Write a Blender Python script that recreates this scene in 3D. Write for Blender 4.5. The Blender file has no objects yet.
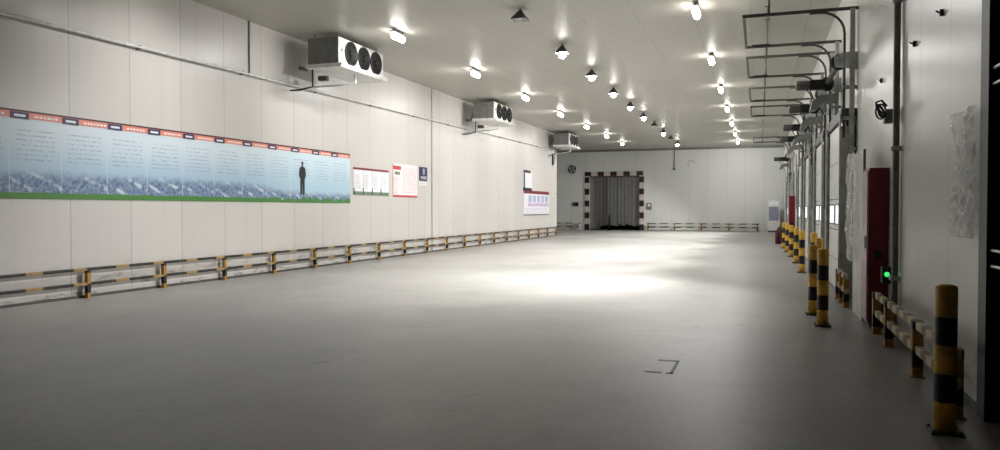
import bpy, bmesh, math, random
from math import pi, sin, cos, radians
from mathutils import Vector

random.seed(7)
scene = bpy.context.scene
col = scene.collection

# ------------------------------------------------------------------ helpers
class MB:
    """collects shapes, then becomes ONE mesh object"""
    def __init__(self):
        self.v = []; self.f = []; self.m = []; self.s = []
    def _add(self, verts, faces, m, smooth=False):
        o = len(self.v)
        self.v += [tuple(p) for p in verts]
        for f in faces:
            self.f.append([i + o for i in f]); self.m.append(m); self.s.append(smooth)
        return self
    def box(self, x0, x1, y0, y1, z0, z1, m=0):
        v = [(x0,y0,z0),(x1,y0,z0),(x1,y1,z0),(x0,y1,z0),(x0,y0,z1),(x1,y0,z1),(x1,y1,z1),(x0,y1,z1)]
        return self._add(v, [(0,3,2,1),(4,5,6,7),(0,1,5,4),(1,2,6,5),(2,3,7,6),(3,0,4,7)], m)
    def rbox(self, x0, x1, y0, y1, z0, z1, b=0.01, m=0):
        """box with chamfered edges on all sides"""
        bm = bmesh.new()
        bmesh.ops.create_cube(bm, size=1)
        for q in bm.verts:
            q.co = Vector(((x0+x1)/2 + q.co.x*(x1-x0), (y0+y1)/2 + q.co.y*(y1-y0), (z0+z1)/2 + q.co.z*(z1-z0)))
        bmesh.ops.bevel(bm, geom=list(bm.edges), offset=b, segments=2, affect='EDGES', profile=0.6)
        bm.verts.index_update()
        self._add([q.co.copy() for q in bm.verts], [[q.index for q in f.verts] for f in bm.faces], m)
        bm.free()
        return self
    def tube(self, pts, r, m=0, seg=10, cap=True):
        pts = [Vector(p) for p in pts]
        n = len(pts); rings = []
        rr = r if isinstance(r, (list, tuple)) else [r]*n
        prev = None
        for i, p in enumerate(pts):
            t = (pts[min(i+1, n-1)] - pts[max(i-1, 0)])
            if t.length < 1e-9: t = Vector((0,0,1))
            t.normalize()
            if prev is None:
                a = Vector((0,0,1)) if abs(t.z) < .9 else Vector((1,0,0))
                u = t.cross(a).normalized()
            else:
                u = (prev - t*prev.dot(t)).normalized()
            prev = u; w = t.cross(u)
            rings.append([p + (u*cos(2*pi*k/seg) + w*sin(2*pi*k/seg))*rr[i] for k in range(seg)])
        v = [q for rg in rings for q in rg]; f = []
        for i in range(n-1):
            for k in range(seg):
                k2 = (k+1) % seg
                f.append((i*seg+k, i*seg+k2, (i+1)*seg+k2, (i+1)*seg+k))
        self._add(v, f, m, True)
        if cap:
            self._add(rings[0], [tuple(range(seg))[::-1]], m)
            self._add(rings[-1], [tuple(range(seg))], m)
        return self
    def lathe(self, prof, axis='z', at=(0,0,0), m=0, seg=20, mats=None):
        """prof: list of (radius, height)"""
        v = []; f = []
        for r, h in prof:
            for k in range(seg):
                a, b = r*cos(2*pi*k/seg), r*sin(2*pi*k/seg)
                p = {'z': (a, b, h), 'x': (h, a, b), 'y': (b, h, a)}[axis]
                v.append((p[0]+at[0], p[1]+at[1], p[2]+at[2]))
        o = len(self.v); self.v += v
        for i in range(len(prof)-1):
            for k in range(seg):
                k2 = (k+1) % seg
                self.f.append([o+i*seg+k, o+i*seg+k2, o+(i+1)*seg+k2, o+(i+1)*seg+k])
                self.m.append(mats[i] if mats else m); self.s.append(True)
        self.f.append([o+k for k in range(seg)][::-1]); self.m.append(mats[0] if mats else m); self.s.append(False)
        self.f.append([o+(len(prof)-1)*seg+k for k in range(seg)]); self.m.append(mats[-1] if mats else m); self.s.append(False)
        return self
    def prism(self, poly, a0, a1, axis='y', m=0):
        """extrude a 2-D outline along an axis; poly is (x,z) for y, (y,z) for x, (x,y) for z"""
        def P(p, a):
            return {'y': (p[0], a, p[1]), 'x': (a, p[0], p[1]), 'z': (p[0], p[1], a)}[axis]
        n = len(poly)
        v = [P(p, a0) for p in poly] + [P(p, a1) for p in poly]
        f = [tuple(range(n)), tuple(range(n, 2*n))[::-1]] + [(i, n+i, n+(i+1) % n, (i+1) % n) for i in range(n)]
        return self._add(v, f, m)
    def grid(self, fn, nu, nv, m=0):
        v = [fn(i/nu, j/nv) for j in range(nv+1) for i in range(nu+1)]
        f = [(j*(nu+1)+i, j*(nu+1)+i+1, (j+1)*(nu+1)+i+1, (j+1)*(nu+1)+i) for j in range(nv) for i in range(nu)]
        return self._add(v, f, m, True)
    def build(self, name, mats, parent=None, fix=True):
        me = bpy.data.meshes.new(name)
        me.from_pydata(self.v, [], self.f)
        mats = mats if isinstance(mats, (list, tuple)) else [mats]
        for mt in mats: me.materials.append(mt)
        for p, mi, sm in zip(me.polygons, self.m, self.s):
            p.material_index = mi; p.use_smooth = sm
        me.update()
        if fix:
            bm = bmesh.new(); bm.from_mesh(me)
            bmesh.ops.recalc_face_normals(bm, faces=bm.faces)
            bm.to_mesh(me); bm.free()
        o = bpy.data.objects.new(name, me)
        col.objects.link(o)
        if parent: o.parent = parent
        return o

def tag(o, label, cat, group=None, kind=None):
    o['label'] = label; o['category'] = cat
    if group: o['group'] = group
    if kind: o['kind'] = kind
    return o
def thing(name, label, cat, loc=(0,0,0), group=None, rz=0):
    o = bpy.data.objects.new(name, None); col.objects.link(o)
    o.empty_display_size = .2
    o.location = loc; o.rotation_euler.z = rz
    return tag(o, label, cat, group)
def struct(o):
    o['kind'] = 'structure'; return o
def dup(root, loc, label, rz=None):
    r = root.copy(); col.objects.link(r); r.location = loc; r['label'] = label
    if rz is not None: r.rotation_euler.z = rz
    for ch in list(root.children):
        c = ch.copy(); col.objects.link(c); c.parent = r
        for g in list(ch.children):
            d = g.copy(); col.objects.link(d); d.parent = c
    return r
ORD = ['first','second','third','fourth','fifth','sixth','seventh','eighth','ninth','tenth','eleventh','twelfth']

# ------------------------------------------------------------------ materials
def srgb(r, g, b):
    f = lambda c: (c/255/12.92 if c/255 <= .04045 else ((c/255+.055)/1.055)**2.4)
    return (f(r), f(g), f(b), 1)
class N:
    """tiny node-graph helper"""
    def __init__(self, name):
        self.mat = bpy.data.materials.new(name); self.mat.use_nodes = True
        self.t = self.mat.node_tree; self.b = self.t.nodes['Principled BSDF']
    def new(self, typ, **kw):
        n = self.t.nodes.new(typ)
        for k, v in kw.items(): setattr(n, k, v)
        return n
    def link(self, a, b): self.t.links.new(a, b)
    def put(self, sock, v):
        if hasattr(v, 'links') or isinstance(v, bpy.types.NodeSocket): self.link(v, sock)
        else: sock.default_value = v
    def math(self, op, a, b=0.0, c=0.0):
        n = self.new('ShaderNodeMath', operation=op)
        self.put(n.inputs[0], a); self.put(n.inputs[1], b); self.put(n.inputs[2], c)
        return n.outputs[0]
    def mix(self, fac, a, b):
        n = self.new('ShaderNodeMix', data_type='RGBA')
        self.put(n.inputs[0], fac); self.put(n.inputs[6], a); self.put(n.inputs[7], b)
        return n.outputs[2]
    def pos(self):
        g = self.new('ShaderNodeNewGeometry'); s = self.new('ShaderNodeSeparateXYZ')
        self.link(g.outputs['Position'], s.inputs[0]); return g.outputs['Position'], s.outputs
    def obj(self):
        g = self.new('ShaderNodeTexCoord'); s = self.new('ShaderNodeSeparateXYZ')
        self.link(g.outputs['Object'], s.inputs[0]); return g.outputs['Object'], s.outputs
    def noise(self, vec, scale, detail=3, rough=.5, scl=(1,1,1)):
        mp = self.new('ShaderNodeMapping'); self.link(vec, mp.inputs[0]); mp.inputs['Scale'].default_value = scl
        n = self.new('ShaderNodeTexNoise'); self.link(mp.outputs[0], n.inputs['Vector'])
        n.inputs['Scale'].default_value = scale; n.inputs['Detail'].default_value = detail; n.inputs['Roughness'].default_value = rough
        return n.outputs[0]
    def ramp(self, v, lo, hi):
        n = self.new('ShaderNodeMapRange'); self.put(n.inputs[0], v)
        n.inputs[1].default_value = lo; n.inputs[2].default_value = hi
        n.interpolation_type = 'SMOOTHSTEP'
        return n.outputs[0]
    def bump(self, h, strength=.2, dist=.01):
        n = self.new('ShaderNodeBump'); self.put(n.inputs['Height'], h)
        n.inputs['Strength'].default_value = strength; n.inputs['Distance'].default_value = dist
        self.link(n.outputs[0], self.b.inputs['Normal'])
    def base(self, v): self.put(self.b.inputs['Base Color'], v)
    def set(self, rough=None, metal=None, spec=None, emis=None, estr=None):
        if rough is not None: self.put(self.b.inputs['Roughness'], rough)
        if metal is not None: self.put(self.b.inputs['Metallic'], metal)
        if spec is not None: self.put(self.b.inputs['Specular IOR Level'], spec)
        if emis is not None:
            self.put(self.b.inputs['Emission Color'], emis); self.b.inputs['Emission Strength'].default_value = estr
        return self.mat

def plain(name, rgb, rough=.5, metal=0, spec=.5, var=.12, vscale=6):
    """one colour with light wear"""
    n = N(name); p, _ = n.obj()
    k = n.noise(p, vscale, 4, .6)
    c = srgb(*rgb); d = tuple(x*(1-var*2.2) for x in c[:3]) + (1,)
    n.base(n.mix(n.ramp(k, .35, .7), c, d))
    return n.set(rough, metal, spec)
def emit(name, rgb, s):
    n = N(name); n.base((.8,.8,.8,1)); return n.set(.4, 0, .3, srgb(*rgb), s)

def panel_mat(name, rgb, axis, pitch, off, rough, scuff=0.0, seam=.012, axis2=None, pitch2=0, off2=0, var=.03, spec=.5, streak=.12, dark=.45):
    n = N(name); p, s = n.pos()
    u = n.math('DIVIDE', n.math('SUBTRACT', s[axis], off), pitch)
    fr = n.math('FRACT', u)
    ed = n.math('MINIMUM', fr, n.math('SUBTRACT', 1.0, fr))
    line = n.math('LESS_THAN', ed, seam/pitch)
    cell = n.math('FLOOR', u)
    if axis2 is not None:
        u2 = n.math('DIVIDE', n.math('SUBTRACT', s[axis2], off2), pitch2)
        fr2 = n.math('FRACT', u2)
        ed2 = n.math('MINIMUM', fr2, n.math('SUBTRACT', 1.0, fr2))
        line = n.math('MAXIMUM', line, n.math('LESS_THAN', ed2, seam/pitch2))
        cell = n.math('ADD', cell, n.math('MULTIPLY', n.math('FLOOR', u2), 17.3))
    wn = n.new('ShaderNodeTexWhiteNoise', noise_dimensions='1D'); n.link(cell, wn.inputs['W'])
    c = srgb(*rgb); d = tuple(x*(1-var*2) for x in c[:3]) + (1,)
    cc = n.mix(wn.outputs[0], c, d)
    sc = {0: (1,.06,.06), 1: (.06,1,.06)}[axis]
    st = n.noise(p, 5.0, 3, .55, sc if axis2 is None else (1,1,1))
    cc = n.mix(n.math('MULTIPLY', n.ramp(st, .45, .75), streak), cc, tuple(x*.72 for x in c[:3]) + (1,))
    if scuff:
        z = s[2]
        low = n.math('SUBTRACT', 1.0, n.ramp(z, .05, .75))
        sm = n.noise(p, 2.6, 5, .65, (1,1,3.0))
        cc = n.mix(n.math('MULTIPLY', n.math('MULTIPLY', n.ramp(sm, .5, .68), low), scuff), cc, srgb(70,66,62))
    cc = n.mix(n.math('MULTIPLY', line, dark), cc, srgb(70,68,64))
    n.base(cc)
    fine = n.noise(p, 14, 2, .5, sc)
    wav = n.noise(p, .9, 2, .5)
    n.bump(n.math('ADD', n.math('MULTIPLY', fine, .25), n.math('SUBTRACT', n.math('MULTIPLY', wav, 1.0), n.math('MULTIPLY', line, .8))), .15, .012)
    return n.set(rough, 0, spec)

def stripe_mat(name, a, b, axis, period, duty=.5, off=0.0, rough=.5, wear=.35):
    n = N(name); p, s = n.obj()
    fr = n.math('FRACT', n.math('DIVIDE', n.math('SUBTRACT', s[axis], off), period))
    k = n.math('LESS_THAN', fr, duty)
    c = n.mix(k, srgb(*b), srgb(*a))
    w = n.noise(p, 9, 5, .7)
    c = n.mix(n.math('MULTIPLY', n.ramp(w, .5, .72), wear), c, srgb(92,80,62))
    n.base(c); return n.set(rough, 0, .4)

M = {}
M['wall_left'] = panel_mat('painted_panel_left', (201,197,193), 1, 1.27, 9.46, .33, scuff=.65, seam=.01, dark=.34)
M['wall_right'] = panel_mat('painted_panel_right', (216,216,210), 1, 1.3, 7.35, .3, scuff=.4, seam=.006, streak=.2)
M['wall_back'] = panel_mat('painted_panel_back', (212,214,212), 0, 1.2, .3, .45, scuff=.3, seam=.006, streak=.15)
M['ceiling'] = panel_mat('painted_panel_ceiling', (178,175,166), 0, 1.18, -.2, .42, seam=.006, axis2=1, pitch2=5.9, off2=13, var=.05, streak=.2)
M['wall_plain'] = plain('painted_panel_plain', (200,198,192), .45)

def floor_mat():
    n = N('concrete_floor'); p, s = n.pos()
    big = n.noise(p, .22, 5, .6); mid = n.noise(p, 1.4, 6, .65); fine = n.noise(p, 18, 4, .6)
    lanes = n.noise(p, .9, 4, .6, (1,.12,1))
    c = n.mix(n.ramp(big, .3, .7), srgb(144,142,139), srgb(164,162,158))
    c = n.mix(n.math('MULTIPLY', n.ramp(mid, .42, .75), .3), c, srgb(114,112,109))
    c = n.mix(n.math('MULTIPLY', n.ramp(lanes, .5, .72), .35), c, srgb(166,165,162))
    c = n.mix(n.math('MULTIPLY', n.ramp(fine, .5, .75), .32), c, srgb(90,88,86))
    spot = n.noise(p, 3.1, 2, .4)
    c = n.mix(n.math('MULTIPLY', n.ramp(spot, .72, .78), .4), c, srgb(78,74,70))
    scr = n.noise(p, 2.2, 6, .75, (.25,1.6,1))
    c = n.mix(n.math('MULTIPLY', n.ramp(scr, .58, .7), .25), c, srgb(96,93,90))
    # weaker lamplight along the dock doors, put into the colour as darkening
    edge = n.math('ADD', s[0], n.math('MULTIPLY', n.math('SUBTRACT', mid, .5), .5))
    c = n.mix(n.math('MULTIPLY', n.ramp(edge, -1.6, -.6), .35), c, srgb(84,81,77))
    n.base(c)
    n.bump(n.math('ADD', n.math('MULTIPLY', mid, .4), n.math('MULTIPLY', fine, .1)), .12, .01)
    r = n.math('ADD', .36, n.math('MULTIPLY', big, .12))
    return n.set(r, 0, .5)
M['floor'] = floor_mat()
M['steel'] = plain('galvanised_steel', (186,190,188), .4, .1, .5, .15)
M['steel_dark'] = plain('dark_steel', (84,82,78), .45, .2)
M['steel_black'] = plain('black_steel', (26,24,26), .45, .2)
M['rubber'] = plain('black_rubber', (22,22,24), .6)
M['white_paint'] = plain('white_paint', (222,222,218), .35)
M['grey_paint'] = plain('grey_paint', (120,121,118), .45)
M['alu'] = plain('bare_aluminium', (205,207,208), .3, .7)
M['red'] = plain('maroon_paint', (120,18,36), .35)
M['red_dark'] = plain('dark_maroon_paint', (84,14,26), .4)  # deeper maroon, the extinguisher cylinders' own colour
M['yellow'] = plain('worn_yellow_paint', (246,192,70), .45, var=.2)
M['black'] = plain('black_paint', (24,23,26), .4)
M['navy'] = plain('navy_print', (34,36,84), .4)
M['white_print'] = plain('white_print', (232,232,236), .4, var=.03)
M['pvc'] = plain('grey_strip_pvc', (112,112,110), .35)
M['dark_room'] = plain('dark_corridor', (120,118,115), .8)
M['rail_stripe_y'] = stripe_mat('hazard_rail', (34,31,29), (158,130,80), 1, .86, .66, wear=.45)
M['rail_stripe_x'] = stripe_mat('hazard_rail_back', (28,26,25), (196,180,140), 0, .86, .62, wear=.45)
M['rail_pale'] = stripe_mat('worn_hazard_rail', (112,90,54), (196,182,142), 1, .42, .5, wear=.6)
M['post_stripe'] = stripe_mat('hazard_post', (168,128,58), (28,26,26), 2, .34, .55, off=-.1, wear=.45)
M['lamp'] = emit('lamp_diffuser', (255,251,244), 26)
M['bulb'] = emit('lamp_bulb', (255,251,244), 45)
M['pane'] = emit('daylit_pane', (240,246,255), 1.6)
M['green_led'] = emit('green_light', (40,255,120), .9)

def film_mat():
    n = N('clear_film'); p, _ = n.pos()
    n.base((.95,.96,.96,1))
    n.b.inputs['Transmission Weight'].default_value = .0
    n.b.inputs['Alpha'].default_value = .4
    n.bump(n.noise(p, 9, 4, .6), 1.0, .05)
    return n.set(.1, 0, 1.0)
M['film'] = film_mat()

# ------------------------------------------------------------------ the setting
XL, XR, ZC, YB = -10.8, 1.54, 5.69, 53.0
YE = 41.0            # where the left wall stops and the far recess opens
XF = -18.0
Y0 = -8.0
struct(MB().box(XF-.3, XR+.3, Y0-.3, YB+6, -.2, 0).build('floor', M['floor']))
struct(MB().box(XF-.3, XR+.3, Y0-.3, YB+.3, ZC, ZC+.2).build('ceiling', M['ceiling']))
struct(MB().box(XL-.25, XL, Y0, YE, 0, ZC).box(XF, XL-.25, YE-.25, YE, 0, ZC).build('wall_left', M['wall_left']))
struct(MB().box(XF-.25, XF, YE, YB, 0, ZC).build('wall_far_left', M['wall_plain']))
struct(MB().box(XL-.25, XR, Y0-.25, Y0, 0, ZC).build('wall_rear', M['wall_plain']))
DX0, DX1, DZ = -11.5, -7.92, 3.85
b = MB()
b.box(XF, DX0, YB, YB+.25, 0, ZC).box(DX1, XR+.2, YB, YB+.25, 0, ZC).box(DX0, DX1, YB, YB+.25, DZ, ZC)
struct(b.build('wall_back', M['wall_back']))
# dark corridor behind the far opening
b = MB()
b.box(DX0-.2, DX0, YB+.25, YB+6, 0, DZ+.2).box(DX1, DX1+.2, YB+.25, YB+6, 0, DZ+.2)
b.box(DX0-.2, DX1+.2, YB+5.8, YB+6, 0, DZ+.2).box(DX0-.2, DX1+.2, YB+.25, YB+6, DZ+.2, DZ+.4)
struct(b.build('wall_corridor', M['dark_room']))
# right wall starts beyond the dark side door
YD0, YD1 = 1.2, 6.29
b = MB()
b.box(XR, XR+.22, YD1, YB, 0, ZC).box(XR, XR+.22, Y0, YD0, 0, ZC).box(XR, XR+.22, YD0, YD1, 4.9, ZC)
struct(b.build('wall_right', M['wall_right']))
struct(MB().box(XL-.02, XL+.02, YE-.12, YE+.02, 0, ZC).build('trim_1', M['white_paint']))
struct(MB().box(XF, XR, YB-.1, YB, ZC-.13, ZC).build('trim_2', M['grey_paint']))
struct(MB().box(XL, XL+.025, Y0, YE, 0, .045).build('baseboard_left', M['steel_dark']))
struct(MB().box(XR-.02, XR, YD1, YB, 0, .06).build('baseboard_right', M['steel_dark']))

# dark side door at the right edge
dr = struct(MB().box(XR-.03, XR+.2, YD1-.2, YD1, 0, 4.95).box(XR-.03, XR+.2, YD0-.16, YD0, 0, 4.95)
            .box(XR-.03, XR+.2, YD0-.16, YD1, 4.85, 5.0).build('door_2', M['steel_black']))
lf = MB()
for k in range(12):
    lf.rbox(XR+.08, XR+.15, YD0+.01, YD1-.2, .02+k*.4, .41+k*.4, .012)
lf.build('door_leaf', M['rubber'], dr)
for z in (1.10, 1.21, 2.37, 2.48):
    MB().tube([(XR-.0, YD0+.1, z), (XR-.0, YD1-.22, z)], .012, seg=8).build('leaf_rib', M['alu'], dr)

# hazard-striped frame round the far opening
fb = MB()
def stripes_v(x0, x1):
    k = 0; z = 0
    while z < DZ-.001:
        z1 = min(z+.42, DZ)
        fb.box(x0, x1, YB-.09, YB, z, z1, k % 2); z = z1; k += 1
stripes_v(DX0-.32, DX0); stripes_v(DX1, DX1+.3)
x = DX0-.32; k = 0
while x < DX1+.299:
    x1 = min(x+.46, DX1+.3); fb.box(x, x1, YB-.09, YB, DZ, DZ+.3, k % 2); x = x1; k += 1
struct(fb.build('door_1', [M['black'], plain('faded_pink_white', (205,190,182), .5)]))
cur = thing('strip_curtain', 'grey hanging strip curtain filling the striped far doorway', 'curtain', ((DX0+DX1)/2, YB+.16, 0))
MB().box(DX0-(DX0+DX1)/2, DX1-(DX0+DX1)/2, -.03, .03, DZ-.09, DZ-.01).build('curtain_rail', M['steel_dark'], cur)
ns = 14; w = (DX1-DX0)/ns
for i in range(ns):
    xx = (i-ns/2+.5)*w; zb = random.uniform(.28, .45) if i > 2 else .08
    a = random.uniform(-.03, .03)
    s = MB().grid(lambda u, v: (xx+(u-.5)*w*1.08, .02*((i % 2)*2-1)+a*(1-v)+.012*sin(u*pi), zb+(DZ-.08-zb)*v), 4, 8)
    s.build('curtain_strip', plain('strip_pvc_%d' % i, tuple(int(c*(1.25,1.05,.95,1.0,.8)[i]) for c in (104,102,100)), .35) if i < 5 else M['pvc'], cur)
po = thing('steel_post', 'short dark steel post standing in the middle of the far doorway', 'post', (-10.0, YB-.3, 0))
MB().lathe([(.07,.02),(.07,1.05),(.05,1.08)]).build('shaft', M['steel_black'], po)
MB().lathe([(.14,0),(.14,.02)]).build('base_plate', M['steel_black'], po)

# ------------------------------------------------------------------ ceiling lamps
def make_bulkhead(name, label, group):
    t = thing(name, label, 'ceiling lamp', (0,0,0), group)
    b = MB()
    prof = []
    L, R = .29, .075
    pts = []; rad = []
    for k in range(5):
        a = pi/2*k/4; pts.append((0, -L+R-R*cos(a), 0)); rad.append(max(.004, R*sin(a)))
    for k in range(5):
        a = pi/2*k/4; pts.append((0, L-R+R*sin(a), 0)); rad.append(max(.004, R*cos(a)))
    pts = [(p[0], p[1], -.165) for p in pts]
    b.tube(pts, rad, seg=14)
    b.build('diffuser', M['lamp'], t)
    MB().rbox(-.06, .06, -.33, .33, -.085, -.06, .008).build('gear_tray', M['steel_dark'], t)
    for s in (-1, 1):
        MB().tube([(0, s*.22, -.06), (0, s*.22, 0)], .012, seg=8).build('hanger', M['steel_dark'], t)
    return t
def beam(root, kind, power, z, tilt=0, size=(.62, .13), cone=112, blend=.25):
    """the light a lamp throws, at its diffuser"""
    L = bpy.data.lights.new('beam', kind); L.energy = power; L.color = (1, .992, .966)
    if kind == 'AREA':
        L.shape = 'RECTANGLE'; L.size = size[1]; L.size_y = size[0]
    else:
        L.spot_size = radians(cone); L.spot_blend = blend; L.shadow_soft_size = .09
    o = bpy.data.objects.new('beam', L); col.objects.link(o); o.parent = root
    o.location = (0, 0, z); o.rotation_euler.y = tilt
    return o
P_LEFT, P_MID, P_RIGHT = 50, 950, 1700
def make_pendant(label, lit, group):
    t = thing('pyramid_lamp', label, 'ceiling lamp', (0,0,0), group)
    MB().tube([(0,0,0),(0,0,-.06)], .02, seg=8).rbox(-.045,.045,-.045,.045,-.09,-.04,.008).build('stem', M['steel_dark'], t)
    # four-sided shade, open below, with a wall thickness
    b = MB()
    def ring(h, z): return [(-h,-h,z),(h,-h,z),(h,h,z),(-h,h,z)]
    v = ring(.045,-.06)+ring(.17,-.23)+ring(.163,-.23)+ring(.04,-.072)
    f = []
    for a, c in ((0,1),(1,2),(2,3)):
        for k in range(4):
            k2 = (k+1) % 4
            f.append((a*4+k, a*4+k2, c*4+k2, c*4+k))
    f += [(0,3,2,1),(12,13,14,15)]
    b._add(v, f, 0)
    # the inside faces are pale
    for i in range(8, 12): b.m[i] = 1
    b.build('shade', [M['steel_dark'], M['alu']], t, fix=False)
    zz = (-.27 if lit else -.17); rb = (.092 if lit else .05)
    MB().lathe([(.02,-.09)]+[(max(.004, rb*sin(pi*q/8)), zz+rb*cos(pi*q/8)) for q in range(1, 9)], seg=16).build('bulb', M['bulb'] if lit else M['white_print'], t)
    return t

gA, gB, gC = 'oblong lamps of the left ceiling row', 'pyramid lamps of the middle ceiling row', 'oblong lamps of the right ceiling row'
bk = None
for g, X, ys, side in ((gA, -8.05, [16.0+5.1*k for k in range(7)], 'left'), (gC, -1.25, [16.0+5.3*k for k in range(7)], 'right')):
    for k, y in enumerate(ys):
        lab = ('%s lit oblong lamp from the front in the %s row of ceiling lamps' % (ORD[k], side))
        if bk is None:
            bk = make_bulkhead('oblong_lamp', lab, g); bk.location = (X, y, ZC)
        else:
            d = dup(bk, (X, y, ZC), lab); d['group'] = g
lamp0 = dup(bk, (-8.05, 10.9, ZC), 'lit oblong lamp closest overhead, before the left row seen in front'); lamp0['group'] = gA
lamps = [o for o in col.objects if o.name.startswith('oblong_lamp')]
for o in lamps:
    if o.location.x < -5:
        if o.location.y < 12: beam(o, 'SPOT', 430, -.265, radians(46), cone=96, blend=1.0)
        else: beam(o, 'AREA', P_LEFT, -.265, radians(30))
    else:
        beam(o, 'SPOT', P_RIGHT, -.265, radians(47), cone=96, blend=.42)
        last = o.location.y > 46
        a = beam(o, 'AREA', 190 if last else 50, -.265, radians(-5 if last else -28))
        if last: a.rotation_euler.x = radians(48)     # the last one washes the back wall
        if o.location.y < 17:      # extra spot added at the row's first lamp to brighten the near floor
            a = beam(o, 'SPOT', 4200, -.265, cone=92, blend=1.0)
            a.rotation_euler = (Vector((-4.3, 12.9, 0)) - Vector((-1.25, 16, 5.4))).to_track_quat('-Z', 'Y').to_euler()
onp = offp = None
unlit = {0: 'unlit pyramid shaded lamp nearest the camera in the middle ceiling row',
         6: 'unlit pyramid shaded lamp seventh back in the middle ceiling row',
         8: 'unlit pyramid shaded lamp second to last in the middle ceiling row'}
for k in range(10):
    y = 15.1+3.56*k; loc = (-4.76, y, ZC)
    if k in unlit:
        if offp is None: offp = make_pendant(unlit[k], False, gB); offp.location = loc
        else: dup(offp, loc, unlit[k])
    else:
        lab = 'lit pyramid shaded lamp, %s from the front in the middle ceiling row' % ORD[k]
        if onp is None: onp = make_pendant(lab, True, gB); onp.location = loc
        else: dup(onp, loc, lab)

for o in [o for o in col.objects if o.name.startswith('pyramid_lamp') and o['label'].startswith('lit')]:
    beam(o, 'SPOT', P_MID, -.4, 0, cone=116, blend=.7)

# ------------------------------------------------------------------ fan coil coolers on the left
def make_cooler(label):
    t = thing('unit_cooler', label, 'cooler', (0,0,0), 'ceiling coolers along the left wall')
    L, D, z0, z1 = 2.2, .82, 4.93-ZC, 5.55-ZC     # local: front plane at x=0, near end y=0
    MB().rbox(-D, 0, 0, L, z0, z1, .015).build('casing', M['grey_paint'], t)
    MB().rbox(0, .02, 0.0, L, z0, z1, .006).build('front_panel', M['white_paint'], t)
    b = MB()
    b.prism([(-D-.03, z0-.09), (.1, z0-.09), (.13, z0-.02), (.13, z0+.0), (.0, z0-.0), (-D-.03, z0-.0)], -.05, L+.05, 'y')
    b.build('drip_tray', M['white_paint'], t)
    for yc in (.56, 1.18, 1.8):
        zc = (z0+z1)/2
        f = MB()
        f.lathe([(.29,.02),(.29,.05),(.27,.06),(.265,.03),(.02,.03)], 'x', (0,yc,zc), seg=24)
        fo = f.build('fan', M['rubber'], t)
        g = MB()
        for r in (.07,.13,.19,.24):
            g.tube([(.065, yc+r*cos(2*pi*k/24), zc+r*sin(2*pi*k/24)) for k in range(25)], .004, seg=5, cap=False)
        for k in range(4):
            a = pi*k/4+.2
            g.tube([(.065, yc-.26*cos(a), zc-.26*sin(a)), (.065, yc+.26*cos(a), zc+.26*sin(a))], .005, seg=5)
        g.build('grille', M['steel_black'], fo)
        MB().lathe([(.07,.03),(.065,.07),(.03,.08)], 'x', (0,yc,zc), seg=14).build('hub', M['steel_black'], fo)
    MB().lathe([(.04,.02),(.04,.03),(.02,.032)], 'x', (0,.14,(z0+z1)/2+.02), seg=14).build('badge', M['grey_paint'], t)
    for y in (.15, L-.15):
        for x in (-.1, -D+.1):
            MB().tube([(x, y, z1-.02), (x, y, 0)], .012, seg=6).build('hanger_rod', M['steel_dark'], t)
    # drain stub, hose back to the wall, feed pipe and valve
    MB().tube([(-.18, 1.1, z0-.08), (-.18, 1.1, z0-.3)], .035).build('drain_stub', M['white_paint'], t)
    MB().tube([(-.18,1.1,z0-.29),(-.5,.9,z0-.36),(-1.1,.5,z0-.44),(-1.36,.3,z0-.52)], .022, seg=8).build('drain_hose', M['steel'], t)
    MB().tube([(-D+.05,.12,z0-.08),(-D+.05,.12,z0-.5),(-D-.3,.12,z0-.56),(-1.38,.1,z0-.56)], .02, seg=8).build('feed_pipe', M['steel_black'], t)
    MB().rbox(-.78,-.55,.35,.5,z0-.32,z0-.2,.02).build('valve', M['steel_dark'], t)
    MB().tube([(-D,.6,z0+.25),(-D-.2,.6,z0+.3),(-D-.3,.6,z0+.05),(-D-.4,.5,z0+.0),(-1.38,.5,z0+.05)], .05, seg=10).build('suction_pipe', M['grey_paint'], t)
    return t
c1 = make_cooler('white three fan cooler nearest the camera, above the long poster')
c1.location = (-9.37, 15.5, ZC)
dup(c1, (-9.48, 26.75, ZC), 'white three fan cooler in the middle of the left wall')
dup(c1, (-9.62, 39.1, ZC), 'white three fan cooler farthest away at the end of left wall')

# pipes and conduits on the left wall
dp = thing('drain_pipe', 'long thin pipe sloping along the left wall below the coolers', 'pipe', (XL+.075, 8.2, 4.43))
sl = (4.76-4.43)/(41-8.2)
MB().tube([(0, Y0-8.2+.1, sl*(Y0-8.2)), (0, 40.7-8.2, sl*(40.7-8.2))], .026, seg=10).build('pipe_run', M['white_paint'], dp)
for k in range(14):
    y = -6+k*2.9
    MB().box(-.073, .01, y-.02, y+.02, sl*y-.04, sl*y+.035).build('pipe_clip', M['steel_dark'], dp)
for y, z0, z1, lab in ((14.1, 4.53, ZC, 'short dark conduit dropping from ceiling to the left sloping pipe'),
                       (24.0, .05, ZC-.01, 'full height grey conduit on left wall beside the navy sign')):
    cd = thing('conduit', lab, 'conduit', (XL+.02, y, z0))
    MB().tube([(0,0,0),(0,0,z1-z0)], .015, seg=8).build('tube', M['grey_paint'] if y < 20 else M['steel'], cd)
    for zz in ([.5] if y < 20 else [1.2, 2.8, 4.55]):
        MB().rbox(-.025,.018,-.03,.03,zz-.02,zz+.02,.005).build('saddle_clip', M['steel'], cd)

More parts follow.
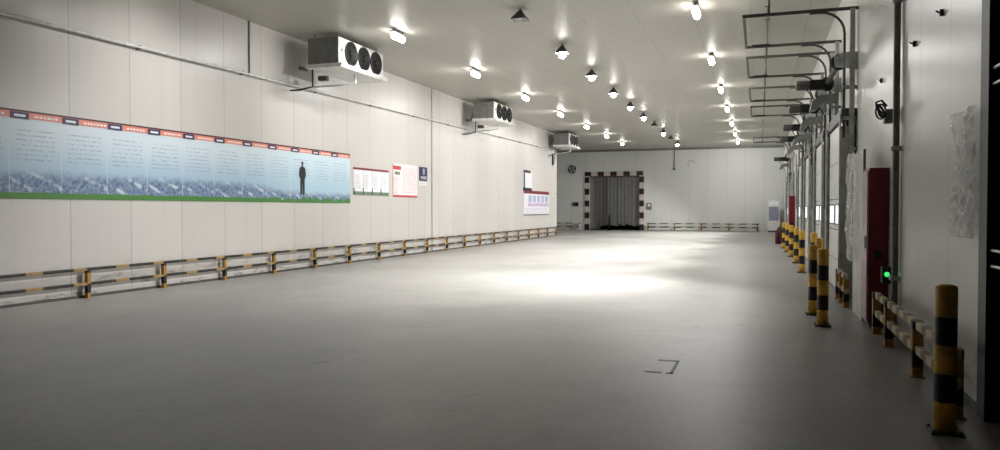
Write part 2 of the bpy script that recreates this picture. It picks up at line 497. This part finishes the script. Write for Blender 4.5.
# ------------------------------------------------------------------ guard rails
def rail_post(b, x, y, h, w=.05):
    b.rbox(x-w, x+w, y-w, y+w, 0.0, h, .006)
def guard_rail(label, cx, ys, h, stripe, loc_y, wdt=.05, rth=.032, mid=.24, post_mat='post_stripe', ends=.1):
    t = thing('guard_rail', label, 'guard rail', (cx, loc_y, 0), 'hazard striped guard rails')
    for y in ys:
        b = MB(); rail_post(b, 0, y-loc_y, h, wdt); b.box(-wdt*1.4, wdt*1.4, y-loc_y-wdt*1.4, y-loc_y+wdt*1.4, 0, .01)
        b.build('post', M[post_mat], t)
    y0, y1 = ys[0]-loc_y-ends, ys[-1]-loc_y+ends
    for z in (h-rth, mid):
        MB().rbox(-.025, .03, y0, y1, z-rth, z+rth, .006).build('rail', M[stripe], t)
    return t
guard_rail('long low black and yellow guard rail along the left wall', XL+.1, [9.69+1.715*k for k in range(-2, 19)], .51, 'rail_stripe_y', 9.69, .036, .024)
# right side, two short runs
guard_rail('short worn guard rail before the maroon cabinet, behind the near bollard', 1.345, [6.16, 7.55, 9.1, 10.0], .5, 'rail_pale', 6.2, .045, .035, .25, ends=.06)
guard_rail('short worn guard rail between the white board and first dock door', 1.26, [12.5, 13.1, 13.7], .5, 'rail_pale', 12.5, .04, .035, .25, ends=.08)
def back_rail(label, x0, n, step):
    t = thing('guard_rail', label, 'guard rail', (x0, YB-.25, 0), 'hazard striped guard rails')
    for k in range(n):
        b = MB(); rail_post(b, k*step, 0, .52, .04); b.build('post', M['post_stripe'], t)
    for z in (.49, .25):
        MB().rbox(-.1, (n-1)*step+.1, -.03, .03, z-.03, z+.03, .006).build('rail', M['rail_stripe_x'], t)
back_rail('low guard rail along back wall right of the striped doorway', -7.3, 5, 1.8)
back_rail('low guard rail along back wall left of the striped doorway', -15.8, 3, 1.8)

# ------------------------------------------------------------------ bollards
def make_bollard(label):
    t = thing('bollard', label, 'bollard', (0,0,0), 'black and yellow bollards by the dock doors')
    r = .068; prof = []; mats = []
    for k in range(5):
        prof += [(r, .02+k*.19), (r, .02+(k+1)*.19-.0005)]
        mats += [k % 2, k % 2]
    prof += [(r*.93, .985), (r*.5, .995)]; mats += [0, 0]
    MB().lathe(prof, 'z', seg=28, mats=mats[:len(prof)-1]).build('post', [M['yellow'], M['black']], t)
    b = MB().box(-.1, .1, -.1, .1, 0, .014)
    for sx in (-1,1):
        for sy in (-1,1): b.lathe([(.012,.014),(.012,.028)], 'z', (sx*.082, sy*.082, 0), seg=6)
    b.build('base_plate', M['steel_dark'], t)
    return t
bl = [(1.19, 5.72, 'black and yellow bollard nearest the camera at the right'),
      (.78, 10.42, 'black and yellow bollard standing furthest into the floor before the first dock door'),
      (.735, 11.5, 'black and yellow bollard just behind and left of the one nearest the first dock door'),
      (1.0, 14.3, 'black and yellow bollard close against the near side of first dock door'),
      (1.12, 17.5, 'black and yellow bollard beside the column between first and second dock doors'),
      (.96, 19.0, 'black and yellow bollard standing alone before the second dock door'),
      (.98, 22.3, 'black and yellow bollard, front one of the far cluster'),
      (.96, 25.2, 'black and yellow bollard, second of the far cluster'),
      (.93, 28.0, 'black and yellow bollard, third of the far cluster'),
      (.9, 30.6, 'black and yellow bollard before the far maroon cabinet'),]
b0 = make_bollard(bl[0][2]); b0.location = (bl[0][0], bl[0][1], 0)
for x, y, lab in bl[1:]: dup(b0, (x, y, 0), lab, random.uniform(0, .1))

# ------------------------------------------------------------------ dock doors (each with its tracks, shaft and motor)
def make_dock(label, wy, zt=4.86):
    """local origin on the wall foot at the near jamb; wall plane x=0, room towards -x"""
    t = thing('dock_door', label, 'dock door', (0,0,0), 'white sectional dock doors along the right wall')
    zs = [.03, .58, 1.12, 1.68, 2.34, 3.0]
    for i in range(5):
        p = MB().rbox(-.2, -.15, .07, wy-.07, zs[i]+.006, zs[i+1]-.006, .01).build('door_section', M['white_paint'], t)
        if i == 2:
            for a in (.14, .58):
                for fy in (a,):
                    y0 = wy*fy; y1 = y0+wy*.3
                    fr = MB()
                    fr.box(-.212,-.2,y0-.03,y1+.03,1.21,1.24).box(-.212,-.2,y0-.03,y1+.03,1.56,1.59)
                    fr.box(-.212,-.2,y0-.03,y0,1.24,1.56).box(-.212,-.2,y1,y1+.03,1.24,1.56)
                    fo = fr.build('window_frame', M['grey_paint'], t)
                    MB().box(-.206,-.2,y0,y1,1.24,1.56).build('pane', M['pane'], fo)
    MB().rbox(-.24, 0, 0, wy, 3.02, 3.2, .01).build('lintel', M['steel_dark'], t)
    for y, inn in ((0, 1), (wy, -1)):
        b = MB(); b.rbox(-.12, -.04, y-.05, y+.05, 0, zt, .008)
        b.rbox(-.27, -.245, y-.05, y+.05, 0, 3.1, .006)
        b.box(-.245, -.12, y-.006, y+.006, 0, 2.9)
        for k in range(8): b.box(-.22, 0, y-.02, y+.02, .4+k*.52, .46+k*.52)
        b.build('column', M['steel'], t)
        # running track: up, round the bend, out under the ceiling
        tr = [(-.2, y, 2.7), (-.2, y, zt-.4)]
        for k in range(1, 7):
            a = pi/2*k/6; tr.append((-.2-.4*(1-cos(a)), y, zt-.4+.4*sin(a)-.03*(k/6)))
        tr.append((-.75, y, zt-.03)); 
        MB().tube(tr, .022, seg=8).build('bend_track', M['steel_dark'], t)
        MB().rbox(-1.82, 0, y-.02, y+.02, zt-.02, zt+.035, .006).build('ceiling_track', M['steel_dark'], t)
        h = MB().tube([(-1.4, y, zt+.03), (-1.4, y, ZC-.002)], .016, seg=6)
        h.box(-1.46,-1.34,y-.03,y+.03,ZC-.012,ZC-.002)
        h.build('track_hanger', M['steel_dark'], t)
        # rubber buffer at the end of each ceiling track
        MB().tube([(-1.7, y+inn*.06, zt+.02), (-1.35, y+inn*.06, zt+.02)], .022, seg=8).build('spring_buffer', M['steel_black'], t)
        d = MB(); d.lathe([(.06,-.06),(.13,-.05),(.13,.05),(.06,.06)], 'y', (-.27, y+inn*.13, 4.0), seg=18)
        for k in range(4): d.lathe([(.135,-.05+k*.025),(.135,-.04+k*.025)], 'y', (-.27, y+inn*.13, 4.0), seg=18)
        d.build('cable_drum', M['steel_black'], t)
        MB().prism([(0,3.84),(-.34,3.9),(-.36,4.08),(-.2,4.14),(0,4.14)], y-.02, y+.02, 'y').build('bearing_bracket', M['alu'], t)
    MB().rbox(-1.84, -1.79, -.02, wy+.02, zt-.02, zt+.035, .006).build('end_bar', M['steel_dark'], t)
    MB().tube([(-.27, -.05, 4.0), (-.27, wy+.05, 4.0)], .02, seg=8).build('shaft', M['steel'], t)
    MB().tube([(-.27, .35+(wy-.7)*k/60, 4.0) for k in range(61)], [.045+.008*(k % 2) for k in range(61)], seg=8).build('torsion_spring', M['steel_dark'], t)
    m = MB(); m.rbox(-.6, -.3, wy-.32, wy-.12, 3.88, 4.08, .03); m.build('motor', M['steel_black'], t)
    MB().lathe([(.08,0),(.1,.03),(.1,.24),(.08,.27)], 'x', (-.86, wy-.22, 3.98), seg=16).build('motor_housing', M['steel_dark'], t)
    hd = MB(); pl = [(-.1,3.76),(-.42,3.74),(-.56,3.62),(-.6,3.46),(-.5,3.46),(-.38,3.59),(-.1,3.62)]
    hd.prism(pl, wy-.5, wy-.08, 'y'); hd.build('hood', M['grey_paint'], t)
    cb = MB(); cb.tube([(-.6,wy-.2,3.9),(-.5,wy-.1,3.7),(-.3,wy+.02,3.4),(-.28,wy+.06,2.4),(-.28,wy+.06,1.5)], .012, seg=6)
    cb.build('motor_cable', M['rubber'], t)
    return t
docks = [(13.9, 'white sectional dock door nearest the camera'), (17.7, 'white sectional dock door, second from the camera'),
         (22.2, 'white sectional dock door, third from the camera'), (26.2, 'white sectional dock door, fourth from the camera'),
         (37.5, 'white sectional dock door farthest away near the back wall')]
d0 = make_dock(docks[0][1], 2.65); d0.location = (XR, docks[0][0], 0)
for y, lab in docks[1:]: dup(d0, (XR, y, 0), lab)

# ------------------------------------------------------------------ maroon fire cabinets
def make_cab(label):
    t = thing('fire_cabinet', label, 'cabinet', (0,0,0), 'maroon fire cabinets on the right wall')
    D, W, H = .225, .55, 2.02
    b = MB().rbox(-D, 0, 0, W, .03, H, .012)
    b.build('body', M['red'], t)
    MB().rbox(-D-.022, -D, .02, W-.02, .08, H-.04, .006).build('door', plain('faded_pink_edge', (196,170,170), .4), t)
    MB().rbox(-D-.045, -D-.022, .06, .09, 1.0, 1.16, .006).build('handle', M['alu'], t)
    MB().rbox(-.16, -.06, -.008, 0, .88, .97, .003).build('side_latch', M['black'], t)
    MB().box(-D+.02, -.01, .02, W-.02, 0, .03).build('plinth', M['black'], t)
    return t
k1 = make_cab('tall maroon fire cabinet nearest the camera on the right wall')
k1.location = (XR-.002, 10.48, 0)
dup(k1, (XR-.2, 31.6, 0), 'tall maroon fire cabinet far down between dock doors')

# ------------------------------------------------------------------ right wall fittings
pp = thing('wall_pipe', 'dark vertical pipe running up the near right wall', 'pipe', (XR-.05, 9.7, 0))
MB().tube([(0,0,.02),(0,0,ZC-.005)], .036, seg=14).build('tube', M['grey_paint'], pp)
for z in (.7, 2.2, 3.9, 5.2):
    MB().rbox(-.055,.055,-.055,.055,z-.025,z+.025,.008).build('clamp', M['steel'], pp)
gl = thing('indicator_lamp', 'small dark box with a glowing green lamp low beside maroon cabinet', 'indicator', (XR, 10.1, .6))
MB().rbox(-.13, 0, -.02, .1, 0, .2, .012).build('housing', M['black'], gl)
MB().lathe([(.001,-.035),(.024,-.03),(.03,0)], 'y', (-.075,-.02,.11), seg=14).build('lens', M['green_led'], gl)
cbx = thing('junction_box', 'black cable coil on a small box high on right wall beside pipe', 'junction box', (XR, 10.2, 2.55))
MB().rbox(-.1, 0, 0, .16, 0, .17, .015).build('box', M['grey_paint'], cbx)
w = MB()
for q in range(4):
    w.tube([(-.1-.05*cos(2*pi*k/20)*(.8+.1*q)-.03, .02+.03*q+.05*sin(2*pi*k/20), .15+.085*sin(2*pi*k/20+q)) for k in range(21)], .011, seg=6, cap=False)
w.tube([(-.08,.0,.2),(-.14,-.02,.27),(-.2,-.02,.25),(-.19,0,.18),(-.12,.03,.12)], .014, seg=6)
w.build('cable_coil', M['rubber'], cbx)
sock = thing('wall_bracket', 'tiny dark bracket high on right wall between panel joint and the hanging film', 'bracket', (XR, 7.65, 3.22))
MB().rbox(-.03,0,-.015,.015,0,.06,.006).tube([(-.03,0,.03),(-.06,0,.05)], .008, seg=6).build('clip', M['black'], sock)
sock = thing('wall_bracket', 'tiny dark bracket on right wall left of the panel joint', 'bracket', (XR, 8.89, 3.2))
MB().rbox(-.03,0,-.015,.015,0,.06,.006).tube([(-.03,0,.03),(-.06,0,.05)], .008, seg=6).build('clip', M['black'], sock)
sock = thing('wall_bracket', 'tiny dark bracket on right wall high left of the pipe', 'bracket', (XR, 11.15, 3.18))
MB().rbox(-.03,0,-.015,.015,0,.06,.006).tube([(-.03,0,.03),(-.06,0,.05)], .008, seg=6).build('clip', M['black'], sock)
# crumpled film hanging on the near panel
def crump(y0, y1, z0, z1, x, amp, seed):
    rnd = random.Random(seed); ph = [rnd.uniform(0, 6.28) for _ in range(12)]
    def fn(u, v):
        y = y0+(y1-y0)*u; z = z0+(z1-z0)*v
        d = sum(sin((3+k*2.3)*u*3+ph[k]+v*(2+k*1.7))*sin((2+k*1.9)*v*4+ph[-k-1])/(1+k*.5) for k in range(6))
        wob = .03*sin(7*v+ph[0])*(1 if u > .5 else -1)
        return (x-amp*(1+.5*d), y+wob*abs(u-.5)*2, z)
    return fn
f1 = MB().grid(crump(6.36, 6.96, 1.28, 2.26, XR-.006, .045, 3), 22, 40).build('plastic_film', M['film'])
tag(f1, 'crumpled clear plastic film stuck on the near right wall panel', 'film')
# white board standing out from the wall beyond the cabinet, with film hanging on it
bd = thing('white_board', 'narrow white upright board beyond the maroon cabinet', 'board', (1.315, 11.4, 0))
MB().rbox(0, .02, -.33, .8, 0, 2.3, .006).build('panel', M['white_paint'], bd)
MB().rbox(-.006, .026, -.345, -.33, 0, 2.3, .003).build('edge_strip', M['grey_paint'], bd)
f2 = MB().grid(crump(11.5, 12.4, .75, 2.3, 1.29, .04, 9), 24, 44).build('plastic_film', M['film'])
tag(f2, 'crumpled clear plastic sheet hanging over the upright white board', 'film')

# ------------------------------------------------------------------ prints on the left wall
def poster_photo_mat():
    n = N('poster_print'); p, s = n.obj()        # y along the wall, z up from the lower edge
    y, z = s[1], s[2]
    sky = n.mix(n.ramp(z, .35, 1.2), srgb(160,186,206), srgb(206,218,228))
    near = n.ramp(y, 7.0, 10.0)
    sky = n.mix(n.math('MULTIPLY', near, .35), sky, srgb(190,222,234))
    fr = n.math('FRACT', n.math('DIVIDE', y, .908))
    # photograph of a long roof at the foot of each column
    hill = n.math('ADD', .4, n.math('MULTIPLY', n.math('SUBTRACT', n.noise(p, 5, 3), .5), .16))
    hill = n.math('SUBTRACT', hill, n.math('MULTIPLY', n.ramp(y, 7.0, 9.6), .16))
    k = n.ramp(n.math('SUBTRACT', hill, z), -.1, .12)
    nz = n.noise(p, 16, 4, .7)
    wob = n.math('MULTIPLY', n.noise(p, 4, 2), 2.5)
    dg = n.math('SINE', n.math('ADD', n.math('ADD', n.math('MULTIPLY', fr, 9), n.math('MULTIPLY', z, 22)), wob))
    dh = n.math('SINE', n.math('ADD', n.math('SUBTRACT', n.math('MULTIPLY', fr, 30), n.math('MULTIPLY', z, 30)), wob))
    ln = n.math('MULTIPLY', n.ramp(dg, .55, .95), n.ramp(n.noise(p, 6, 2), .4, .62))
    ph = n.mix(n.ramp(nz, .35, .68), srgb(84,104,138), srgb(142,162,188))
    ph = n.mix(n.math('MULTIPLY', n.ramp(dh, .2, .9), .18), ph, srgb(70,88,120))
    ph = n.mix(n.math('MULTIPLY', ln, .75), ph, srgb(206,216,226))
    c = n.mix(k, sky, ph)
    # fine illegible rows of print
    row = n.math('LESS_THAN', n.math('FRACT', n.math('DIVIDE', z, .075)), .3)
    ink = n.ramp(n.noise(p, 30, 2, .5, (1,1,.4)), .42, .55)
    inx = n.math('MULTIPLY', n.math('GREATER_THAN', fr, .14), n.math('LESS_THAN', fr, .88))
    inz = n.math('MULTIPLY', n.math('GREATER_THAN', z, .55), n.math('LESS_THAN', z, 1.12))
    c = n.mix(n.math('MULTIPLY', n.math('MULTIPLY', n.math('MULTIPLY', row, ink), n.math('MULTIPLY', inx, inz)), .42), c, srgb(92,108,130))
    # column dividers
    dv = n.math('LESS_THAN', fr, .02)
    c = n.mix(n.math('MULTIPLY', dv, .5), c, srgb(206,216,224))
    # grass along the foot
    gr = n.math('ADD', .1, n.math('MULTIPLY', n.math('SUBTRACT', n.noise(p, 7, 3), .5), n.math('ADD', .05, n.math('MULTIPLY', near, .3))))
    c = n.mix(n.ramp(n.math('SUBTRACT', gr, z), -.01, .015), c, n.mix(nz, srgb(84,140,60), srgb(60,110,58)))
    n.base(c); return n.set(.32, 0, .4)
PT = poster_photo_mat()
PO = plain('orange_print', (224,134,112), .35, var=.04); PR = plain('dark_red_print', (128,40,46), .35)
PG = plain('green_print', (112,136,116), .35); PK = plain('pale_print', (226,226,232), .35, var=.03); PP = plain('pink_print', (238,226,226), .35, var=.04)
PI = plain('grey_ink', (186,186,198), .4); PRD = plain('red_print', (206,72,84), .35)
XP = XL
def pbox(b, y0, y1, z0, z1, d0, d1, m): b.box(d0, d1, y0, y1, z0, z1, m)
p1 = thing('wall_poster', 'very long blue and green landscape poster on the left wall', 'poster', (XP+.002, 8.37-.908*2, 1.66))
ncol = 13; W = ncol*.908+.1; H = 1.37
MB().box(0, .012, 0, W, 0, H).build('sheet', PT, p1)
hb = MB(); hb.box(.012,.017, 0, W, H-.125, H-.03, 0); hb.box(.012,.018, 0, W, H-.03, H, 1)
hb.build('header_band', [PO, plain('black_red_print', (70,26,34), .4)], p1)
for k in range(ncol):
    y = k*.908
    tg = MB().box(.017,.022, y+.03, y+.34, H-.135, H-.035, 0)
    tg.box(.022,.024, y+.09, y+.28, H-.105, H-.068, 1)
    tg.build('header_tag', [M['navy'], PK], p1)
    ln = MB(); q = y+.44
    while q < y+.86:
        a = random.uniform(.03,.07); ln.box(.017,.019, q, q+a, H-.1, H-.065); q += a+.02
    ln.build('header_print', PP, p1)
# printed man in a dark suit
fg = MB(); cy, cz = 16.14-(8.37-.908*2), .2
out = [(-.045,0),(-.012,0),(0,.36),(.012,0),(.05,0),(.07,.0),(.075,.38),(.085,.44),(.105,.42),(.115,.52),(.1,.63),(.075,.68),(.03,.7),(.028,.725),(.042,.76),(.038,.81),(.0,.835),(-.038,.81),(-.042,.76),(-.028,.725),(-.03,.7),(-.075,.68),(-.1,.63),(-.115,.52),(-.105,.42),(-.085,.44),(-.075,.38),(-.07,0)]
fg.prism([(cy+a*(1.3 if b2 < .69 else .95), cz+b2) for a, b2 in out], .012, .016, 'x')
fg.build('printed_figure', plain('dark_suit_print', (20,21,27), .4), p1)
# four white sheets
p2 = thing('wall_poster', 'four white sheets in a row right beside the long poster', 'poster', (XP+.002, 18.62, 1.9))
b = MB().box(0,.01,0,2.15,0,.78,0); b.box(.01,.014,0,2.15,.72,.78,1); b.box(.01,.014,0,2.15,0,.1,2)
b.build('backing', [PK, PR, PG], p2)
for k in range(4):
    s = MB().box(.014,.018,.07+k*.53,.07+k*.53+.42,.1 if k else .14,.68,0)
    for r in range(7): s.box(.018,.019,.12+k*.53,.12+k*.53+random.uniform(.2,.32),.2+r*.06,.215+r*.06,1)
    s.build('white_sheet', [M['white_print'], PI], p2)
    MB().box(.014,.016,.02+k*.53,.065+k*.53,.02,.2).build('clip_strip', M['steel_black'], p2)
# red edged notice
p3 = thing('wall_poster', 'white notice with red headings and red lower edge', 'poster', (XP+.002, 21.05, 1.88))
b = MB().box(0,.012,0,1.75,0,1.05,0)
b.build('sheet', [PP], p3)
MB().box(.012,.016,0,1.75,0,.065).build('lower_band', PRD, p3)
MB().box(.012,.016,.0,.55,.86,.98).build('heading_block', PRD, p3)
MB().box(.012,.016,.12,.48,.7,.8).build('green_block', PG, p3)
b = MB()
for r in range(9): b.box(.012,.015,.03,.03+random.uniform(.25,.45),.12+r*.06,.14+r*.06)
for r in range(12):
    q = .68
    while q < 1.6:
        a = random.uniform(.05,.18); b.box(.012,.015,q,q+a,.14+r*.07,.16+r*.07); q += a+.05
b.build('print_rows', plain('pink_ink', (222,186,192), .4), p3)
MB().box(.012,.015,.0,.02,.06,1.05).build('left_border', PRD, p3)
# navy sign with white marks
p4 = thing('wall_sign', 'small navy sign with white marks right of the red edged notice', 'sign', (XP+.002, 22.98, 2.46))
MB().rbox(0,.02,0,.62,0,.46,.006).build('plate', M['navy'], p4)
b = MB()
ring = [(.024, .31+.055*cos(2*pi*k/16), .36+.04*sin(2*pi*k/16)) for k in range(17)]
b.tube(ring, .012, seg=6, cap=False)
ring = [(.024, .31+.06*cos(2*pi*k/16), .26+.045*sin(2*pi*k/16)) for k in range(17)]
b.tube(ring, .012, seg=6, cap=False)
b.build('white_symbol', M['white_print'], p4)
b = MB()
for k, ww in enumerate((.09,.1,.1,.09)):
    y = .08+k*.12
    b.box(.02,.024,y,y+ww,.13,.15).box(.02,.024,y,y+.02,.06,.15).box(.02,.024,y+ww-.02,y+ww,.06,.15).box(.02,.024,y,y+ww,.095,.11).box(.02,.024,y,y+ww,.05,.065)
b.build('white_marks', M['white_print'], p4)
p5 = thing('paper_note', 'small pale paper strip below the navy sign', 'paper', (XP+.002, 22.98, 2.3))
MB().box(0,.006,0,.6,0,.1,0).box(.006,.007,.08,.5,.04,.06,1).build('strip', [PK, PI], p5)
# far end board and notice
p6 = thing('wall_poster', 'white and lilac notice with dark red header at far end', 'poster', (XP+.002, 34.8, 1.18))
b = MB().box(0,.015,0,4.6,0,1.15,0); b.build('sheet', [PK], p6)
MB().box(.015,.022,0,4.6,1.08,1.24).build('header_band', PR, p6)
MB().box(.015,.02,0,4.6,0,.06).build('lower_band', M['grey_paint'], p6)
MB().box(.015,.018,.7,4.5,.45,.62).build('pink_row', plain('lilac_print', (206,180,214), .4), p6)
for k in range(5):
    MB().box(.015,.018,.8+k*.75,1.35+k*.75,.66,1.0).build('lilac_block', plain('blue_lilac_print', (176,180,210), .4), p6)
b = MB()
for r in range(5): b.box(.015,.017,.2,4.3,.1+r*.06,.115+r*.06)
b.build('print_rows', PI, p6)
p7 = thing('notice_frame', 'tall narrow white sheet in dark frame above the far notice', 'frame', (XP+.002, 34.9, 2.5))
MB().box(0,.012,0,1.3,0,.85).build('sheet', PK, p7)
MB().box(.0,.03,-.02,1.0,.78,.9).build('top_bar', M['steel_black'], p7)
MB().box(.0,.03,-.05,.04,0,.9).build('side_bar', M['navy'], p7)
MB().box(.0,.03,-.15,1.2,-.1,.04).build('bottom_bar', M['steel_black'], p7)
hnd = thing('wall_bar', 'dark vertical bar mounted high at the left wall far corner', 'bar', (XL, 40.15, 3.9))
MB().rbox(0,.06,-.08,.08,0,.62,.01).tube([(.06,0,.1),(.11,0,.1),(.11,0,.52),(.06,0,.52)], .02, seg=6).build('bar', M['steel_black'], hnd)
sw = thing('wall_switch', 'small pale switch box by the left wall far corner', 'switch', (XL, 40.2, 1.95))
MB().rbox(0,.06,-.1,.1,0,.25,.012).build('box', M['white_print'], sw); MB().rbox(.06,.075,-.04,.04,.08,.18,.005).build('rocker', M['grey_paint'], sw)

# ------------------------------------------------------------------ things on and before the back wall
wf = thing('wall_fan', 'dark round fan high on back wall left of the doorway', 'fan', (-12.75, YB, 4.35))
MB().tube([(.27*cos(2*pi*k/24), -.12, .27*sin(2*pi*k/24)) for k in range(25)], .03, seg=8, cap=False).build('ring', M['steel_black'], wf)
for k in range(4):
    a = pi/2*k+.3
    MB().grid(lambda u, v: ((.05+.19*u)*cos(a+(v-.5)*.8), -.12+.05*(v-.5), (.05+.19*u)*sin(a+(v-.5)*.8)), 4, 4).build('blade', M['steel_dark'], wf)
MB().lathe([(.03,-.17),(.07,-.15),(.07,-.05),(.05,0)], 'y', seg=14).build('hub', M['grey_paint'], wf)
cbk = thing('control_box', 'small dark control box on back wall left of the doorway', 'box', (-12.5, YB, 1.72))
MB().rbox(-.2,.2,-.1,0,0,.26,.015).build('housing', M['steel_black'], cbk); MB().rbox(-.12,-.02,-.115,-.1,.1,.18,.005).build('button', M['grey_paint'], cbk)
cbk = thing('control_box', 'pale switch box on back wall just right of the doorway', 'box', (-7.25, YB, 1.5))
MB().rbox(-.16,.16,-.1,0,0,.42,.015).build('housing', M['grey_paint'], cbk); MB().rbox(-.08,.08,-.115,-.1,.18,.34,.005).build('cover', M['white_print'], cbk)
bp = thing('back_conduit', 'thin grey conduit dropping from the ceiling on the back wall', 'conduit', (-5.55, YB-.04, 4.3))
MB().tube([(0,0,0),(0,0,ZC-4.3-.14)], .03, seg=8).build('tube', M['grey_paint'], bp); MB().rbox(-.08,.08,-.05,.04,-.12,.02,.01).build('end_box', M['grey_paint'], bp)
vent = thing('wall_disc', 'pale round cover plate high on the back wall', 'cover', (-4.4, YB, 4.6))
MB().lathe([(.25,0),(.25,-.03),(.2,-.05),(.04,-.055)], 'y', seg=24).build('plate', M['white_paint'], vent)
hc = thing('hose_coil', 'pale coil of hose standing against the left back guard rail', 'hose', (-12.35, YB-.45, 0))
for k, mm in ((0,'white_print'),(1,'grey_paint')):
    MB().tube([((.24-.06*k)*cos(2*pi*q/28), -.03*k, .28+(.24-.06*k)*sin(2*pi*q/28)) for q in range(29)], .038, seg=8, cap=False).build('loop', M[mm], hc)
ec = thing('electric_cabinet', 'pale grey cabinet with bluish panel by the back right corner', 'cabinet', (.9, 51.7, 0))
MB().rbox(-.36,.36,0,.45,.1,2.08,.015).build('body', M['white_paint'], ec)
MB().rbox(-.3,.3,-.015,0,.75,1.65,.006).build('panel_window', plain('blue_grey_panel', (142,146,164), .3), ec)
MB().rbox(-.3,.3,-.015,0,1.75,1.98,.006).build('upper_panel', M['white_print'], ec)
MB().rbox(.24,.28,-.045,-.015,1.1,1.3,.006).build('handle', M['steel_black'], ec)
MB().box(-.34,.34,.02,.43,0,.1).build('plinth', M['steel_dark'], ec)
def make_ext(label):
    t = thing('fire_extinguisher', label, 'fire extinguisher', (0,0,0), 'red fire extinguishers before the far dock door')
    MB().lathe([(.1,0),(.115,.02),(.115,.5),(.1,.57),(.05,.62),(.035,.64)], 'z', seg=18).build('cylinder', M['red_dark'], t)
    MB().lathe([(.03,.64),(.03,.72)], 'z', seg=10).rbox(-.02,.02,-.1,.06,.7,.73,.006).build('valve', M['black'], t)
    MB().tube([(0,-.03,.7),(0,-.14,.62),(0,-.15,.4),(0,-.135,.2)], .014, seg=6).build('hose', M['rubber'], t)
    return t
e1 = make_ext('red fire extinguisher on floor, nearer of the far pair'); e1.location = (.78, 34.5, 0)
dup(e1, (.86, 35.0, 0), 'red fire extinguisher on floor, farther of the far pair')

# floor cover outlines
def hatch(x, y, w, l, label):
    t = thing('floor_hatch', label, 'floor hatch', (x, y, 0))
    b = MB(); e = .03
    b.box(-w/2,w/2*.2,-l/2,-l/2+e*1.6,0,.003).box(-w/2*.6,w/2,l/2-e*1.6,l/2,0,.003).box(w/2-e,w/2,-l/2,l/2,0,.003).box(w/2*.5,w/2,-l/2,-l/2+e*1.6,0,.003)
    b.build('rim', plain('worn_rim', (92,89,86), .6), t)
hatch(-.86, 7.25, .26, .62, 'worn dark rectangular cover outline on the near floor')

# ------------------------------------------------------------------ camera, world, view
cam = bpy.data.cameras.new('camera'); cam.sensor_width = 36; cam.lens = 36*751/1000
co = bpy.data.objects.new('camera', cam); col.objects.link(co)
co.location = (0, 0, 1.5)
co.rotation_euler = (pi/2 - math.atan(16/751), 0, math.atan(259/751))
cam.clip_end = 200
scene.camera = co
wd = bpy.data.worlds.new('world'); wd.use_nodes = True; scene.world = wd
wd.node_tree.nodes['Background'].inputs[0].default_value = (.6,.7,.8,1)
wd.node_tree.nodes['Background'].inputs[1].default_value = .3
vs = scene.view_settings
vs.view_transform = 'Standard'; vs.look = 'None'; vs.gamma = 1; vs.exposure = 0; vs.use_curve_mapping = False
